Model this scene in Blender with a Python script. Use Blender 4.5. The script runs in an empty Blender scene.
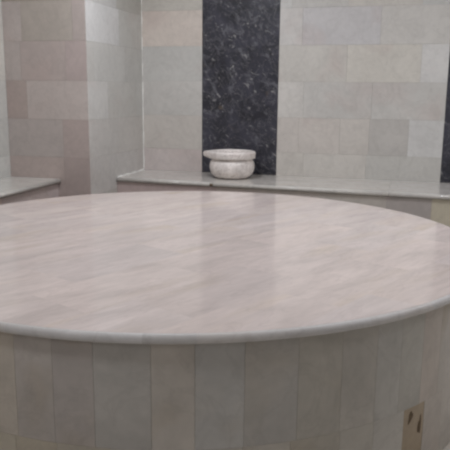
import bpy, bmesh, math, random
from mathutils import Vector, Matrix

random.seed(11)
scene = bpy.context.scene
COL = scene.collection
EYE = 1.40                        # eye height above the floor
PI = math.pi


def lin(c):
    def f(v):
        v /= 255.0
        return v / 12.92 if v <= 0.04045 else ((v + 0.055) / 1.055) ** 2.4
    return tuple(f(v) for v in c)


# ------------------------------------------------------------------ materials
class Nodes:
    def __init__(self, name):
        self.m = bpy.data.materials.new(name)
        self.m.use_nodes = True
        self.t = self.m.node_tree
        self.t.nodes.clear()
        self.out = self.n('ShaderNodeOutputMaterial')
        self.b = self.n('ShaderNodeBsdfPrincipled')
        self.l(self.b.outputs[0], self.out.inputs[0])

    def n(self, kind, **kw):
        nd = self.t.nodes.new(kind)
        for k, v in kw.items():
            setattr(nd, k, v)
        return nd

    def l(self, a, b):
        self.t.links.new(a, b)

    def put(self, sock, v):
        if hasattr(v, 'is_output'):
            self.l(v, sock)
        else:
            sock.default_value = v

    def noise(self, vec, scale, detail=4, rough=0.55, dist=0.0):
        nd = self.n('ShaderNodeTexNoise')
        self.l(vec, nd.inputs['Vector'])
        nd.inputs['Scale'].default_value = scale
        nd.inputs['Detail'].default_value = detail
        nd.inputs['Roughness'].default_value = rough
        nd.inputs['Distortion'].default_value = dist
        return nd.outputs[0]

    def ramp(self, fac, stops):
        nd = self.n('ShaderNodeValToRGB')
        self.l(fac, nd.inputs[0])
        e = nd.color_ramp.elements
        while len(e) < len(stops):
            e.new(0.5)
        for el, (p, c) in zip(e, stops):
            el.position = p
            el.color = (c, c, c, 1) if isinstance(c, (int, float)) else (*c, 1)
        return nd.outputs[0]

    def mix(self, fac, a, b, mode='MIX'):
        nd = self.n('ShaderNodeMix', data_type='RGBA', blend_type=mode)
        self.put(nd.inputs[0], fac)
        for s, v in ((nd.inputs[6], a), (nd.inputs[7], b)):
            if isinstance(v, tuple):
                s.default_value = (*v[:3], 1)
            else:
                self.l(v, s)
        return nd.outputs[2]

    def math(self, op, a, b):
        nd = self.n('ShaderNodeMath', operation=op)
        self.put(nd.inputs[0], a)
        self.put(nd.inputs[1], b)
        return nd.outputs[0]

    def mapping(self, vec, rot=(0, 0, 0), scale=(1, 1, 1)):
        nd = self.n('ShaderNodeMapping', vector_type='TEXTURE')
        self.l(vec, nd.inputs[0])
        nd.inputs['Rotation'].default_value = rot
        nd.inputs['Scale'].default_value = scale
        return nd.outputs[0]

    def bump(self, h, strength, dist=0.002):
        nd = self.n('ShaderNodeBump')
        nd.inputs['Strength'].default_value = strength
        nd.inputs['Distance'].default_value = dist
        self.l(h, nd.inputs['Height'])
        self.l(nd.outputs[0], self.b.inputs['Normal'])


def tinted_marble(name, rough=0.3, mottle=0.14, vein=0.28, veincol=(120, 112, 108), stain=(176, 160, 132), stain_amt=0.35,
                  rot=(0, 0, 0), stretch=(1, 1, 1), scale=1.0, spec=0.5):
    """Polished stone: every tile carries its own colour ('tint') and its own pattern offset (alpha)."""
    g = Nodes(name)
    at = g.n('ShaderNodeAttribute', attribute_name='tint')
    tc = g.n('ShaderNodeTexCoord')
    off = g.n('ShaderNodeVectorMath', operation='MULTIPLY')
    comb = g.n('ShaderNodeCombineXYZ')
    for i in range(3):
        g.l(at.outputs['Alpha'], comb.inputs[i])
    g.l(comb.outputs[0], off.inputs[0])
    off.inputs[1].default_value = (37.0, 53.0, 71.0)
    add = g.n('ShaderNodeVectorMath', operation='ADD')
    mapped = g.mapping(tc.outputs['Object'], rot, stretch)
    g.l(mapped, add.inputs[0])
    g.l(off.outputs[0], add.inputs[1])
    v = add.outputs[0]
    big = g.noise(v, 3.2 * scale, 5, 0.6, 0.6)
    m = g.ramp(big, [(0.3, 1 - mottle), (0.7, 1 + mottle * 0.5)])
    c = g.mix(1.0, at.outputs['Color'], m, 'MULTIPLY')
    st = g.ramp(g.noise(v, 2.1 * scale, 3, 0.5, 0.3), [(0.56, 0.0), (0.74, stain_amt)])
    c = g.mix(st, c, lin(stain))
    vn = g.noise(v, 4.0 * scale, 6, 0.6, 1.2)
    ridge = g.math('ABSOLUTE', g.math('SUBTRACT', vn, 0.5), 0)
    vf = g.ramp(ridge, [(0.0, vein), (0.035, 0.0)])
    c = g.mix(vf, c, lin(veincol))
    fine = g.ramp(g.noise(v, 26 * scale, 3, 0.6), [(0.3, 0.95), (0.7, 1.03)])
    c = g.mix(1.0, c, fine, 'MULTIPLY')
    g.l(c, g.b.inputs['Base Color'])
    rr = g.ramp(g.noise(v, 7, 3), [(0.3, rough * 0.8), (0.7, rough * 1.25)])
    g.l(rr, g.b.inputs['Roughness'])
    g.b.inputs['Specular IOR Level'].default_value = spec
    g.bump(g.noise(v, 9, 4), 0.12, 0.002)
    return g.m


def plain(name, rgb, rough=0.7, var=0.08, scale=12):
    g = Nodes(name)
    tc = g.n('ShaderNodeTexCoord')
    f = g.ramp(g.noise(tc.outputs['Object'], scale, 4), [(0.3, 1 - var), (0.7, 1 + var)])
    c = g.mix(1.0, lin(rgb), f, 'MULTIPLY')
    g.l(c, g.b.inputs['Base Color'])
    g.b.inputs['Roughness'].default_value = rough
    return g.m


def dark_marble():
    g = Nodes('dark_marble')
    tc = g.n('ShaderNodeTexCoord')
    v = tc.outputs['Object']
    cl = g.noise(v, 5, 4, 0.6, 0.8)
    c = g.mix(g.ramp(cl, [(0.35, 0.0), (0.7, 1.0)]), lin((42, 42, 49)), lin((70, 70, 81)))
    # irregular pale shards and hair veins
    va = g.mapping(v, (0, 0.7, 0), (1.0, 1.0, 0.6))
    n1 = g.noise(va, 9, 4, 0.6, 1.2)
    c = g.mix(g.ramp(n1, [(0.55, 0.0), (0.68, 0.6)]), c, lin((118, 118, 124)))
    n2 = g.noise(va, 15, 2, 0.5, 1.6)
    c = g.mix(g.ramp(n2, [(0.645, 0.0), (0.71, 0.6)]), c, lin((176, 174, 172)))
    vb = g.mapping(v, (0, -0.6, 0), (0.75, 1.0, 1.0))
    n3 = g.noise(vb, 6.5, 6, 0.6, 1.6)
    ridge = g.math('ABSOLUTE', g.math('SUBTRACT', n3, 0.5), 0)
    c = g.mix(g.ramp(ridge, [(0.0, 0.5), (0.018, 0.0)]), c, lin((128, 128, 132)))
    n4 = g.noise(vb, 9, 2, 0.5)
    c = g.mix(g.ramp(n4, [(0.68, 0.0), (0.78, 0.5)]), c, lin((104, 92, 78)))
    g.l(c, g.b.inputs['Base Color'])
    g.b.inputs['Roughness'].default_value = 0.28
    return g.m


MARBLE = tinted_marble('wall_marble', rough=0.42, mottle=0.075, vein=0.10, stain=(190, 170, 164), stain_amt=0.35)
DRUM = tinted_marble('drum_marble', rough=0.4, mottle=0.17, vein=0.1, stain=(168, 150, 122), stain_amt=0.4, veincol=(110, 100, 96))
TOP = tinted_marble('top_marble', rough=0.13, mottle=0.15, vein=0.16, veincol=(160, 146, 143), stain=(206, 188, 164), stain_amt=0.4,
                    rot=(0, 0, math.radians(62)), stretch=(2.0, 0.5, 1), scale=1.25, spec=0.26)
LEDGE = tinted_marble('ledge_marble', rough=0.15, mottle=0.1, vein=0.15, stain_amt=0.12)
BASIN = tinted_marble('basin_marble', rough=0.38, mottle=0.22, vein=0.4, veincol=(140, 122, 118), stain=(190, 166, 160), stain_amt=0.4, scale=3.5)
RIM = tinted_marble('rim_marble', rough=0.42, mottle=0.1, vein=0.12, stain_amt=0.12)
FLOOR = tinted_marble('floor_marble', rough=0.25, mottle=0.1, vein=0.15, stain_amt=0.15)
GROUT = plain('grout', (176, 171, 165), 0.9)
SEALANT = plain('white_sealant', (236, 235, 230), 0.35, 0.05)
DARK = dark_marble()
PLASTER = plain('ceiling_plaster', (205, 200, 192), 0.9, 0.04, 4)
CHIP = plain('broken_mortar', (104, 88, 70), 0.95, 0.3, 60)


# ------------------------------------------------------------------ mesh helpers
class MB:
    """Collects shapes; build() links them as ONE mesh object."""

    def __init__(self):
        self.bm = bmesh.new()
        self.tint = self.bm.loops.layers.float_color.new('tint')

    def face(self, pts, tint=(0.5, 0.5, 0.5), seed=0.0, mat=0, smooth=False):
        vs = [self.bm.verts.new(p) for p in pts]
        return self.raw(vs, tint, seed, mat, smooth)

    def raw(self, vs, tint, seed, mat=0, smooth=False):
        f = self.bm.faces.new(vs)
        f.material_index = mat
        f.smooth = smooth
        for lp in f.loops:
            lp[self.tint] = (*tint, seed)
        return f

    def box(self, lo, hi, tint=(0.5, 0.5, 0.5), seed=0.0, mat=0):
        x0, y0, z0 = lo
        x1, y1, z1 = hi
        v = [self.bm.verts.new(p) for p in ((x0, y0, z0), (x1, y0, z0), (x1, y1, z0), (x0, y1, z0),
                                            (x0, y0, z1), (x1, y0, z1), (x1, y1, z1), (x0, y1, z1))]
        for q in ((3, 2, 1, 0), (4, 5, 6, 7), (0, 1, 5, 4), (1, 2, 6, 5), (2, 3, 7, 6), (3, 0, 4, 7)):
            self.raw([v[i] for i in q], tint, seed, mat)

    def prism(self, poly, base, height, ax, tint, seed, mat=0):
        """poly: list of 3-D points of the front outline, pushed back by -ax*height."""
        n = len(poly)
        fr = [self.bm.verts.new(p) for p in poly]
        bk = [self.bm.verts.new(p - ax * height) for p in poly]
        self.raw(fr, tint, seed, mat)
        for i in range(n):
            j = (i + 1) % n
            self.raw([fr[j], fr[i], bk[i], bk[j]], tint, seed, mat)

    def build(self, name, mats, parent=None, loc=(0, 0, 0)):
        me = bpy.data.meshes.new(name)
        bmesh.ops.recalc_face_normals(self.bm, faces=self.bm.faces[:])
        self.bm.to_mesh(me)
        self.bm.free()
        for m in (mats if isinstance(mats, (list, tuple)) else [mats]):
            me.materials.append(m)
        o = bpy.data.objects.new(name, me)
        o.location = loc
        COL.objects.link(o)
        if parent:
            o.parent = parent
        return o


def structure(o):
    o['kind'] = 'structure'
    return o


def tag(o, label, cat, group=None):
    o['label'] = label
    o['category'] = cat
    if group:
        o['group'] = group
    return o


def thing(name, label, cat, loc=(0, 0, 0), group=None):
    o = bpy.data.objects.new(name, None)
    o.empty_display_size = 0.2
    o.location = loc
    COL.objects.link(o)
    return tag(o, label, cat, group)


GAP = 0.0005      # half a joint
TT = 0.010        # tile thickness


def tone(base, spread=7, warm=3):
    d = random.uniform(-spread, spread)
    w = random.uniform(-warm, warm)
    return lin((base[0] + d + w, base[1] + d, base[2] + d - w))


def tile_rect(mb, origin, u, v, n, u0, u1, v0, v1, tint, mat=0):
    o = Vector(origin)
    u, v, n = Vector(u), Vector(v), Vector(n)
    g = GAP
    pts = [o + u * a + v * b for a, b in ((u0 + g, v0 + g), (u1 - g, v0 + g), (u1 - g, v1 - g), (u0 + g, v1 - g))]
    mb.prism(pts, None, TT, n, tint, random.random(), mat)


def tile_rows(mb, origin, u, v, n, U0, U1, rows, joints, base, tints=None, period=0.585, gaps=()):
    """rows: list of course heights; joints[i]: tile joints of course i (then continued at the usual period);
    gaps: stretches of the wall another thing fills."""
    spans = []
    a = U0
    for g0, g1 in sorted(gaps):
        spans.append((a, g0))
        a = g1
    spans.append((a, U1))
    for i in range(len(rows) - 1):
        js = sorted(joints[i]) if joints and i < len(joints) and joints[i] else [U0 + period * (0.5 if i % 2 else 1.0)]
        x = js[0]
        while x > U0:
            x -= period
            js.append(x)
        x = max(js)
        while x < U1:
            x += period
            js.append(x)
        js.sort()
        for s0, s1 in spans:
            cut = [s0] + [j for j in js if s0 + 0.03 < j < s1 - 0.03 and s1 - s0 > 0.6] + [s1]
            for k in range(len(cut) - 1):
                mid = 0.5 * (cut[k] + cut[k + 1])
                t = None
                if tints:
                    for (ti, lo, hi, rgb) in tints:
                        if ti == i and lo <= mid <= hi:
                            t = tone(rgb, 1.0, 0.5)
                if t is None:
                    t = tone(base)
                tile_rect(mb, origin, u, v, n, cut[k], cut[k + 1], rows[i], rows[i + 1], t)


# ------------------------------------------------------------------ the room
XL, XR, YB, YF, ZC = -3.04, 3.2, 5.68, -2.6, 2.95
PX, PY = -2.34, 4.60             # free corner of the pillar
WALL = (206, 202, 196)

# courses of the back wall
r0 = EYE + 0.088
rows_b = [0.0] + [r0 + 0.302 * k for k in range(-4, 5)] + [ZC]
# index of course between rows_b[i] and rows_b[i+1]; r0 is index 5
P1 = (-1.773, -1.087)
P2 = (0.292, 0.978)
mb = MB()
mb.box((XL, YB + TT + 0.001, 0), (XR, YB + 0.12, ZC), mat=1)
J = [None] * 10
J[1] = [-0.85, -0.318, 0.26]
J[2] = [-0.85, -0.318, -0.038]
J[3] = [-0.90, -0.547, -0.302, 0.017]
J[4] = [-0.867, -0.294]
J[5] = [-0.514, 0.08]
J[6] = [-0.893, -0.253]
J[7] = [-0.987, -0.523]
tints_b = [
    (6, -2.34, -1.77, (212, 202, 193)), (5, -2.34, -1.77, (203, 201, 196)), (4, -2.34, -1.77, (203, 200, 195)),
    (3, -2.34, -1.77, (206, 200, 193)), (2, -2.34, -1.77, (206, 196, 192)), (7, -2.34, -1.77, (200, 196, 188)),
    (3, -1.05, -0.55, (208, 201, 194)), (3, -0.55, -0.302, (204, 198, 191)), (3, -0.302, 0.017, (194, 190, 185)),
    (3, 0.017, 0.29, (211, 209, 206)), (4, -1.08, -0.86, (211, 208, 203)), (4, -0.86, -0.29, (202, 199, 194)),
    (4, -0.29, 0.29, (203, 200, 195)), (5, -1.08, -0.51, (207, 203, 196)), (5, -0.51, 0.08, (207, 203, 195)),
    (5, 0.08, 0.29, (213, 211, 208)), (6, -1.08, -0.89, (211, 208, 204)), (6, -0.89, -0.253, (202, 200, 200)),
    (6, -0.253, 0.29, (205, 202, 197)), (2, -1.08, -0.318, (208, 203, 196)), (2, -0.318, 0.29, (200, 197, 191)),
]
tile_rows(mb, (0, YB, 0), (1, 0, 0), (0, 0, 1), (0, -1, 0), PX, XR, rows_b, J, WALL, tints_b, gaps=(P1, P2))
structure(mb.build('wall_back', [MARBLE, GROUT]))

# left wall
mb = MB()
mb.box((XL - 0.12, YF, 0), (XL - TT - 0.001, YB, ZC), mat=1)
rows_l = [0.0] + [EYE + 0.07 + 0.293 * k for k in range(-4, 5)] + [ZC]
tile_rows(mb, (XL, 0, 0), (0, 1, 0), (0, 0, 1), (1, 0, 0), YF, PY, rows_l, None, (200, 197, 190))
structure(mb.build('wall_left', [MARBLE, GROUT]))

# right wall and the wall behind the viewer
mb = MB()
mb.box((XR + TT + 0.001, YF, 0), (XR + 0.12, YB, ZC), mat=1)
tile_rows(mb, (XR, 0, 0), (0, 1, 0), (0, 0, 1), (-1, 0, 0), YF, YB, rows_b, None, WALL)
structure(mb.build('wall_right', [MARBLE, GROUT]))
mb = MB()
mb.box((XL, YF - 0.12, 0), (XR, YF - TT - 0.001, ZC), mat=1)
tile_rows(mb, (0, YF, 0), (1, 0, 0), (0, 0, 1), (0, 1, 0), XL, XR, rows_b, None, (176, 168, 160))
structure(mb.build('wall_front', [MARBLE, GROUT]))

# pillar: two faces show
mb = MB()
mb.box((XL, PY + TT + 0.001, 0), (PX - TT - 0.001, YB, ZC), mat=1)
Jp = [None] * 10
for i in range(10):
    Jp[i] = [-2.62] if i % 2 else [-2.86]
Jp[2] = [-2.56]
Jp[3] = [-2.56]
Jp[4] = [-2.86]
Jp[5] = [-2.515, -2.90]
Jp[6] = [-2.88, -2.45]
PW = (193, 183, 178)
tints_p = [(i, -3.1, -2.3, PW) for i in range(10)] + [
    (3, -2.56, -2.3, (190, 176, 171)), (2, -2.56, -2.3, (189, 174, 169)), (2, -3.1, -2.56, (193, 179, 174)),
    (4, -2.86, -2.3, (198, 188, 183)), (4, -3.1, -2.86, (186, 172, 166)), (5, -2.9, -2.515, (189, 177, 172)),
    (5, -2.515, -2.3, (186, 172, 168)), (6, -2.88, -2.45, (184, 175, 166)), (6, -2.45, -2.3, (182, 171, 166)),
    (7, -3.1, -2.3, (174, 164, 152)), (1, -3.1, -2.3, (189, 175, 169))]
tile_rows(mb, (0, PY, 0), (1, 0, 0), (0, 0, 1), (0, -1, 0), XL, PX, rows_l, Jp, PW, tints_p)
Js = [[5.15] if i % 2 else [4.95] for i in range(10)]
Js[5] = [5.30]
Js[6] = [5.19]
tints_s = [(6, 4.6, 5.19, (216, 215, 213)), (6, 5.19, 5.7, (201, 200, 195)), (5, 4.6, 5.3, (202, 200, 195)), (5, 5.3, 5.7, (199, 197, 192)),
           (4, 4.6, 5.15, (211, 209, 205)), (4, 5.15, 5.7, (203, 201, 196)), (3, 4.6, 5.7, (204, 200, 195)), (2, 4.6, 5.7, (204, 200, 196)),
           (7, 4.6, 4.95, (204, 203, 201)), (7, 4.95, 5.7, (190, 187, 180)), (1, 4.6, 5.7, (196, 193, 187)), (0, 4.6, 5.7, (190, 188, 180))]
tile_rows(mb, (PX, 0, 0), (0, 1, 0), (0, 0, 1), (1, 0, 0), PY, YB, rows_l, Js, WALL, tints_s)
structure(mb.build('pillar', [MARBLE, GROUT]))

# white sealant in the corner between the pillar and the back wall
mb = MB()
zs = 0.695
for k in range(40):
    z0, z1 = zs + k * 0.056, zs + (k + 1) * 0.056
    w0 = (0.0065 if k < 14 else 0.004) + 0.0022 * math.sin(k * 1.7)
    mb.face([(PX, YB - w0, z0), (PX + w0, YB, z0), (PX + w0, YB, z1), (PX, YB - w0, z1)])
structure(mb.build('trim_1', SEALANT))

# floor and ceiling
mb = MB()
mb.box((XL, YF, -0.12), (XR, YB, -TT - 0.001), mat=1)
n = 0
y = YF
while y < YB - 0.01:
    x = XL
    while x < XR - 0.01:
        tile_rect(mb, (0, 0, 0), (1, 0, 0), (0, 1, 0), (0, 0, 1), x, min(x + 0.45, XR), y, min(y + 0.45, YB), tone((214, 209, 202), 5))
        x += 0.45
    y += 0.45
structure(mb.build('floor', [FLOOR, GROUT]))
mb = MB()
mb.box((XL, YF, ZC), (XR, YB, ZC + 0.12))
structure(mb.build('ceiling', PLASTER))

# ------------------------------------------------------------------ dark marble panels set in the back wall
for (a, b), label in ((P1, 'dark grey veined marble panel on the back wall behind the stone basin'),
                      (P2, 'dark grey marble panel at the right edge, above the bench with nothing before it')):
    mb = MB()
    bt = 0.002
    x0, x1, z0, z1 = a + 0.0015, b - 0.0015, 0.682, ZC - 0.002
    yf, yb = YB + 0.0002, YB + TT
    f = [Vector(p) for p in ((x0 + bt, yf, z0 + bt), (x1 - bt, yf, z0 + bt), (x1 - bt, yf, z1 - bt), (x0 + bt, yf, z1 - bt))]
    o_ = [Vector(p) for p in ((x0, yf + bt, z0), (x1, yf + bt, z0), (x1, yf + bt, z1), (x0, yf + bt, z1))]
    mb.face(f)
    for i in range(4):
        j = (i + 1) % 4
        mb.face([f[i], f[j], o_[j], o_[i]])
        mb.face([o_[i], o_[j], Vector((o_[j].x, yb, o_[j].z)), Vector((o_[i].x, yb, o_[i].z))])
    tag(mb.build('wall_panel', DARK), label, 'wall panel', 'dark marble wall panels')

# ------------------------------------------------------------------ stone benches


def bullnose_bar(mb, p0, along, out, length, depth, top, thick, tint, seed):
    """A slab lying along a wall with a rounded front edge. p0: front edge start; out: unit vector to the room."""
    p0, along, out = Vector(p0), Vector(along), Vector(out)
    r = thick * 0.5
    prof = [(-depth, top), ]
    for k in range(9):
        a = PI / 2 - PI * k / 8
        prof.append((-r + r * math.cos(a), top - r + r * math.sin(a)))
    prof.append((-depth, top - thick))
    rings = []
    for s in (GAP, length - GAP):
        rings.append([mb.bm.verts.new(p0 + along * s + out * d + Vector((0, 0, z))) for d, z in prof])
    m = len(prof)
    for i in range(m):
        j = (i + 1) % m
        mb.raw([rings[0][i], rings[0][j], rings[1][j], rings[1][i]], tint, seed, 0, 1 <= i <= 8)
    mb.raw(rings[0], tint, seed)
    mb.raw(list(reversed(rings[1])), tint, seed)


LIP = 0.034
BY = 5.065                        # front edge of the back bench
BTOP = 0.68
bench = thing('stone_bench', 'long pale marble bench along the back wall carrying the stone basin', 'bench', (0.43, 5.32, 0))


def rel(o):                        # keep world position under a parent that only moved
    o.location = -o.parent.location
    return o


SL = -0.042                       # the bench deepens a little towards the right


def front_y(x):
    return BY + SL * (x - PX)


mb = MB()
cuts = [PX + 0.002, -1.49, -0.10, 1.30, XR - 0.002]
lt = [(205, 200, 194), (206, 201, 195), (207, 202, 197), (205, 201, 196)]
for k in range(4):
    rad_ = LIP * 0.5
    prof = [(None, BTOP)] + [(rad_ - rad_ * math.cos(PI / 2 - PI * q / 8), BTOP - rad_ + rad_ * math.sin(PI / 2 - PI * q / 8)) for q in range(9)] + [(None, BTOP - LIP)]
    rings = []
    for x in (cuts[k] + GAP, cuts[k + 1] - GAP):
        rings.append([mb.bm.verts.new((x, YB - 0.0015 if d is None else front_y(x) + d, z)) for d, z in prof])
    seed = random.random()
    for q in range(len(prof)):
        q2 = (q + 1) % len(prof)
        mb.raw([rings[0][q], rings[0][q2], rings[1][q2], rings[1][q]], lin(lt[k]), seed, 0, 1 <= q <= 8)
    mb.raw(rings[0], lin(lt[k]), seed)
    mb.raw(list(reversed(rings[1])), lin(lt[k]), seed)
rel(mb.build('bench_top', LEDGE, bench))
mb = MB()
INS = 0.018
f0, f1 = front_y(PX) + INS, front_y(XR) + INS
lo = [mb.bm.verts.new(p) for p in ((PX + 0.002, f0 + TT + 0.001, 0.002), (XR - 0.002, f1 + TT + 0.001, 0.002), (XR - 0.002, YB - 0.002, 0.002), (PX + 0.002, YB - 0.002, 0.002))]
hi = [mb.bm.verts.new((v.co.x, v.co.y, BTOP - LIP - 0.001)) for v in lo]
for q in range(4):
    mb.raw([lo[q], lo[(q + 1) % 4], hi[(q + 1) % 4], hi[q]], (0.5, 0.5, 0.5), 0, 1)
mb.raw(lo, (0.5, 0.5, 0.5), 0, 1)
mb.raw(hi, (0.5, 0.5, 0.5), 0, 1)
rr = [0.002, 0.05, 0.348, BTOP - LIP - 0.001]
tile_rows(mb, (0, front_y(0) + INS, 0), (1, SL, 0), (0, 0, 1), (0, -1, 0), PX + 0.002, XR - 0.002, rr,
          [[-1.5], [-1.2], [-1.45, -0.62, -0.115, 0.21]], (186, 178, 170),
          [(2, -2.4, -1.5, (188, 170, 166)), (2, -1.45, -0.62, (196, 186, 178)), (2, -0.62, -0.115, (190, 182, 174)),
           (2, -0.115, 0.21, (176, 168, 164)), (2, 0.21, 0.8, (192, 183, 164))])
rel(mb.build('bench_front', [MARBLE, GROUT], bench))
# sealant bead where the bench top dies into the pillar
mb = MB()
for k in range(12):
    y0 = BY + 0.02 + k * 0.049
    w0 = 0.008 + 0.003 * math.sin(k * 2.1) + (0.006 if k == 11 else 0)
    mb.face([(PX + w0, y0, BTOP + 0.0004), (PX + w0, y0 + 0.049, BTOP + 0.0004), (PX + 0.0005, y0 + 0.049, BTOP + w0), (PX + 0.0005, y0, BTOP + w0)])
structure(mb.build('trim_2', SEALANT))

# broken spot at a joint of the bench edge
mb = MB()
yc = front_y(-1.49)
pts = [(-1.499, yc + 0.003, BTOP - 0.006), (-1.478, yc + 0.002, BTOP - 0.008), (-1.472, yc - 0.001, BTOP - 0.018), (-1.482, yc + 0.004, BTOP - 0.030), (-1.503, yc + 0.003, BTOP - 0.029), (-1.508, yc - 0.0012, BTOP - 0.016)]
mid = mb.bm.verts.new((-1.49, yc - 0.0015, BTOP - 0.017))
vs = [mb.bm.verts.new(q) for q in pts]
for k in range(6):
    mb.raw([vs[k], vs[(k + 1) % 6], mid], (0.5, 0.5, 0.5), 0)
o = rel(mb.build('chip', CHIP, bench))
o['label'] = 'brown chip at a joint of the bench edge'

LX, LTOP = -2.592, 0.716
bench2 = thing('stone_bench', 'short narrow pale marble bench on the left, ending against the pillar', 'bench', (-2.8, 1.0, 0))
mb = MB()
cy = [YF + 0.002, -0.7, 1.1, 2.9, PY - 0.002]
for k in range(4):
    bullnose_bar(mb, (LX, cy[k], 0), (0, 1, 0), (1, 0, 0), cy[k + 1] - cy[k], LX - XL - 0.0015, LTOP, LIP, lin((203, 200, 194)), random.random())
rel(mb.build('bench_top', LEDGE, bench2))
mb = MB()
mb.box((XL + 0.002, YF + 0.002, 0.002), (LX - 0.025 - TT - 0.001, PY - 0.002, LTOP - LIP - 0.001), mat=1)
tile_rows(mb, (LX - 0.025, 0, 0), (0, 1, 0), (0, 0, 1), (1, 0, 0), YF + 0.002, PY - 0.002, [0.002, 0.08, 0.38, LTOP - LIP - 0.001],
          None, (188, 172, 166))
rel(mb.build('bench_front', [MARBLE, GROUT], bench2))

# ------------------------------------------------------------------ the round heated platform
CX, CY, R, TOPZ, ST = -1.0734, 3.1653, 1.470, 0.68, 0.034
plat = thing('heated_platform', 'large round marble platform with a broad pinkish top in the middle of the room', 'platform', (CX, CY, 0))

# top: long strips of streaked marble laid side by side, cut to the circle
mb = MB()
ang = math.radians(66)
ua, va = Vector((math.cos(ang), math.sin(ang), 0)), Vector((-math.sin(ang), math.cos(ang), 0))
RT = R - ST * 0.5
circ = [(RT * math.cos(2 * PI * k / 240), RT * math.sin(2 * PI * k / 240)) for k in range(240)]


def clip(poly, axis, lim, sign):
    out = []
    for i in range(len(poly)):
        a, b = poly[i], poly[(i + 1) % len(poly)]
        da, db = sign * (lim - a[axis]), sign * (lim - b[axis])
        if da >= 0:
            out.append(a)
        if (da >= 0) != (db >= 0):
            t = da / (da - db)
            out.append((a[0] + (b[0] - a[0]) * t, a[1] + (b[1] - a[1]) * t))
    return out


w, L = 0.305, 0.61
row = 0
v0 = -RT - 0.07
while v0 < RT:
    u0 = -RT - (L * 0.5 if row % 2 else 0.11)
    while u0 < RT:
        p = clip(clip(clip(clip(circ, 0, u0, -1), 0, u0 + L, 1), 1, v0, -1), 1, v0 + w, 1)
        if len(p) >= 3:
            pts = [ua * a + va * b + Vector((0, 0, TOPZ)) for a, b in p]
            mb.prism(pts, None, 0.006, Vector((0, 0, 1)), tone((217, 204, 199), 2.5, 1.2), random.random())
        u0 += L
    v0 += w
    row += 1
mb.build('platform_top', TOP, plat)

# rim: rounded edge made of curved pieces
mb = MB()
edge = [-100, -94.0, -88.5, -81.5, -76.5, -70, -63.5, -55, -47, -41, -35, -28]
while edge[-1] < 248:
    edge.append(edge[-1] + random.uniform(5.5, 8))
edge = [e for e in edge if e < 255] + [260]
rr_ = ST * 0.5
prof = [(RT - 0.16, TOPZ - 0.0035), (RT - 0.001, TOPZ - 0.0035), (RT + 0.0, TOPZ - 0.0003)]
for k in range(1, 9):
    a = PI / 2 - PI * k / 8
    prof.append((RT + rr_ * math.cos(a), TOPZ - rr_ + rr_ * math.sin(a)))
prof += [(RT - 0.16, TOPZ - ST)]
for k in range(len(edge) - 1):
    a0, a1 = math.radians(edge[k]), math.radians(edge[k + 1])
    tint, seed = tone((205, 201, 199), 4, 1.0), random.random()
    steps = 6
    rings = []
    for s in range(steps + 1):
        a = a0 + (a1 - a0) * s / steps
        rings.append([mb.bm.verts.new((r * math.cos(a), r * math.sin(a), z)) for r, z in prof])
    m = len(prof)
    for s in range(steps):
        for i in range(m):
            j = (i + 1) % m
            mb.raw([rings[s][i], rings[s][j], rings[s + 1][j], rings[s + 1][i]], tint, seed, 0, 2 <= i <= 9)
mb.build('platform_rim', RIM, plat)

# drum: two courses of upright marble strips on a mortar core
RD = R - 0.038
mb = MB()


def curved_tile(mb, a0, a1, z0, z1, ro, ri, tint, seed, mat=0):
    a0, a1 = math.radians(a0) + 0.0003, math.radians(a1) - 0.0003
    st = 4
    cols = []
    for s in range(st + 1):
        a = a0 + (a1 - a0) * s / st
        c, sn = math.cos(a), math.sin(a)
        cols.append([mb.bm.verts.new(p) for p in ((ro * c, ro * sn, z0), (ro * c, ro * sn, z1), (ri * c, ri * sn, z1), (ri * c, ri * sn, z0))])
    for s in range(st):
        for i in range(4):
            j = (i + 1) % 4
            mb.raw([cols[s][i], cols[s][j], cols[s + 1][j], cols[s + 1][i]], tint, seed, mat)
    mb.raw(cols[0], tint, seed, mat)
    mb.raw(list(reversed(cols[-1])), tint, seed, mat)


ZT = TOPZ - ST - 0.0005
front = [-100, -94.0, -88.5, -83, -75.7, -70.2, -63.9, -56.7, -50.2, -44.3, -39.5, -34.5, -29.5]
ftint = [(196, 184, 170), (190, 180, 174), (178, 168, 164), (186, 180, 174), (198, 190, 182), (192, 190, 188), (180, 176, 172), (186, 180, 170),
         (190, 186, 180), (192, 188, 182), (184, 180, 172), (188, 176, 168)]
front2 = [-101, -94.5, -88.3, -81.0, -75.9, -70.0, -64.0, -57.5, -50.0, -44.2, -38.05, -33.0, -27.5]
ftint2 = [(186, 174, 152), (184, 172, 150), (190, 178, 158), (186, 178, 166), (198, 190, 179), (192, 186, 178), (186, 180, 170), (184, 176, 162),
          (190, 186, 178), (193, 188, 181), None, (188, 178, 171)]
ZJ = 0.278                        # joint between the two courses
core_n = 180
ring = [[mb.bm.verts.new(((RD - TT - 0.001) * math.cos(2 * PI * k / core_n), (RD - TT - 0.001) * math.sin(2 * PI * k / core_n), z)) for k in range(core_n)]
        for z in (0.001, ZT)]
for k in range(core_n):
    j = (k + 1) % core_n
    mb.raw([ring[0][k], ring[0][j], ring[1][j], ring[1][k]], (0.5, 0.5, 0.5), 0, 1)
mb.raw(ring[1], (0.5, 0.5, 0.5), 0, 1)
for fr, ft, z0, z1 in ((front, ftint, ZJ, ZT), (front2, ftint2, 0.002, ZJ - 0.0006)):
    f2 = list(fr)
    while f2[-1] < 253:
        f2.append(f2[-1] + random.uniform(5.2, 7))
    f2[-1] = 360 + f2[0]
    for k in range(len(f2) - 1):
        t = ft[k] if k < len(ft) else (190, 182, 174)
        if t is None:
            continue
        curved_tile(mb, f2[k], f2[k + 1], z0, z1, RD, RD - TT, tone(tuple(0.6 * q + 0.4 * w_ for q, w_ in zip(t, (183, 178, 169))), 1.5, 1), random.random())
mb.build('platform_drum', [DRUM, GROUT], plat)
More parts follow.
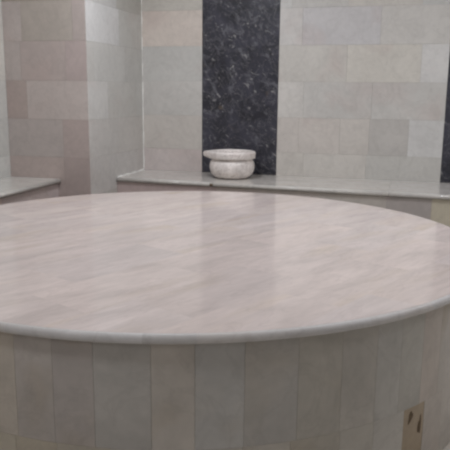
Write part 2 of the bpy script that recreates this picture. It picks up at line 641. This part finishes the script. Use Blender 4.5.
mb = MB()
curved_tile(mb, -38.05, -33.0, 0.002, ZJ - 0.001, RD - 0.001, RD - TT, lin((168, 151, 128)), 0.37)
st = mb.build('drum_tile', DRUM, plat)
st['label'] = 'brown stained drum tile with two chips'


def chip(a, z, wa, hz, lean):
    mb = MB()
    pts = []
    for k in range(14):
        t = 2 * PI * k / 14
        rr2 = 1 + 0.22 * math.sin(3 * t + a) + 0.1 * math.sin(5 * t)
        aa = math.radians(a + wa * rr2 * math.cos(t) + lean * math.sin(t))
        pts.append(Vector(((RD - 0.0004) * math.cos(aa), (RD - 0.0004) * math.sin(aa), z + hz * rr2 * math.sin(t))))
    mid = Vector(((RD + 0.0004) * math.cos(math.radians(a)), (RD + 0.0004) * math.sin(math.radians(a)), z))
    for k in range(14):
        mb.face([pts[k], pts[(k + 1) % 14], mid])
    c = mb.build('chip', CHIP, st)
    c['label'] = 'dark chip exposing mortar'


chip(-36.4, 0.238, 0.5, 0.024, 0.22)
chip(-33.95, 0.188, 0.45, 0.036, 0.12)

# ------------------------------------------------------------------ stone basin
BX, BYC = -1.412, 5.385
basin = thing('stone_basin', 'small round carved marble basin standing on the bench before the dark panel', 'basin', (BX, BYC, BTOP))


def lathe(mb, prof, seg=72, rad=None, tint=(0.5, 0.5, 0.5), seed=0.0, close=True):
    rings = []
    for i, (r, z) in enumerate(prof):
        rings.append([mb.bm.verts.new(((rad(i, r, 2 * PI * k / seg)) * math.cos(2 * PI * k / seg),
                                       (rad(i, r, 2 * PI * k / seg)) * math.sin(2 * PI * k / seg), z)) for k in range(seg)])
    for i in range(len(prof) - 1):
        for k in range(seg):
            j = (k + 1) % seg
            mb.raw([rings[i][k], rings[i][j], rings[i + 1][j], rings[i + 1][k]], tint, seed, 0, True)
    mb.raw(rings[0], tint, seed)
    if close:
        mb.raw(list(reversed(rings[-1])), tint, seed)


bt = lin((243, 235, 230))
mb = MB()
prof = [(0.118, 0.0), (0.130, 0.004), (0.154, 0.018), (0.174, 0.040), (0.187, 0.070), (0.191, 0.098), (0.189, 0.122), (0.182, 0.142), (0.174, 0.153),
        (0.171, 0.158), (0.171, 0.164), (0.150, 0.164), (0.146, 0.15), (0.150, 0.11), (0.138, 0.06), (0.10, 0.034), (0.03, 0.026)]
lathe(mb, prof, 80, lambda i, r, t: r, bt, 0.21)
mb.build('bowl', BASIN, basin)


def lug(i, r, t):
    d = abs(((t - math.radians(186)) + PI) % (2 * PI) - PI)
    b = max(0.0, 1 - d / math.radians(34))
    b = b * b * (3 - 2 * b)
    return r + (0.052 * b if 2 <= i <= 8 else 0.0)


mb = MB()
prof = [(0.151, 0.165), (0.171, 0.1645), (0.184, 0.166), (0.193, 0.170), (0.197, 0.180), (0.196, 0.194), (0.199, 0.210), (0.196, 0.222), (0.189, 0.228),
        (0.170, 0.229), (0.156, 0.227), (0.150, 0.218), (0.149, 0.195), (0.1495, 0.168)]
rings = []
seg = 96
for i, (r, z) in enumerate(prof):
    ring_ = []
    for k in range(seg):
        t = 2 * PI * k / seg
        q = lug(i, r, t)
        drop = -0.10 * (q - r) if i >= 5 else (0.30 * (q - r) if i >= 2 else 0)
        ring_.append(mb.bm.verts.new((q * math.cos(t), q * math.sin(t), z + drop)))
    rings.append(ring_)
for i in range(len(prof)):
    i2 = (i + 1) % len(prof)
    for k in range(seg):
        j = (k + 1) % seg
        mb.raw([rings[i][k], rings[i][j], rings[i2][j], rings[i2][k]], bt, 0.21, 0, True)
mb.build('rim', BASIN, basin)

# ------------------------------------------------------------------ ceiling lamps (above the picture)


def ceiling_lamp(x, y, watts):
    ld = bpy.data.lights.new('ceiling_lamp', 'AREA')
    ld.shape = 'DISK'
    ld.size = 0.5
    ld.energy = watts
    ld.color = LAMP
    lo = bpy.data.objects.new('ceiling_lamp', ld)
    lo.location = (x, y, ZC - 0.03)
    COL.objects.link(lo)


LAMP = (0.97, 1.0, 1.06)
for x, y, wt in ((-1.6, -1.2, 10.5), (2.0, -1.2, 8.2), (-1.6, 0.6, 14.8), (-1.6, 2.4, 4.5), (0.2, 2.4, 6.0), (2.0, 2.4, 10),
                 (-1.6, 4.0, 25.5), (0.2, 4.0, 13.0), (2.0, 4.0, 18)):
    ceiling_lamp(x, y, wt)

world = bpy.data.worlds.new('World')
world.use_nodes = True
world.node_tree.nodes['Background'].inputs[0].default_value = (0.6, 0.6, 0.6, 1)
world.node_tree.nodes['Background'].inputs[1].default_value = 0.1
scene.world = world

# ------------------------------------------------------------------ camera
cam = bpy.data.cameras.new('Camera')
cam.sensor_width = 36
cam.lens = 655.94 * 36 / 450
cam.clip_start = 0.05
co = bpy.data.objects.new('Camera', cam)
fw = Vector((-0.25795476, 0.94538656, -0.19925762))
rt = Vector((0.96415987, 0.26514117, 0.00979267))
up = Vector((-0.06208926, 0.18959013, 0.97989821))
M = Matrix((rt, up, -fw)).transposed().to_4x4()
M.translation = (0, 0, EYE)
co.matrix_world = M
COL.objects.link(co)
scene.camera = co

scene.view_settings.view_transform = 'Standard'
scene.view_settings.look = 'None'
scene.view_settings.gamma = 1.0
scene.view_settings.use_curve_mapping = False
scene.view_settings.exposure = 0.07
scene.cycles.filter_width = 2.4
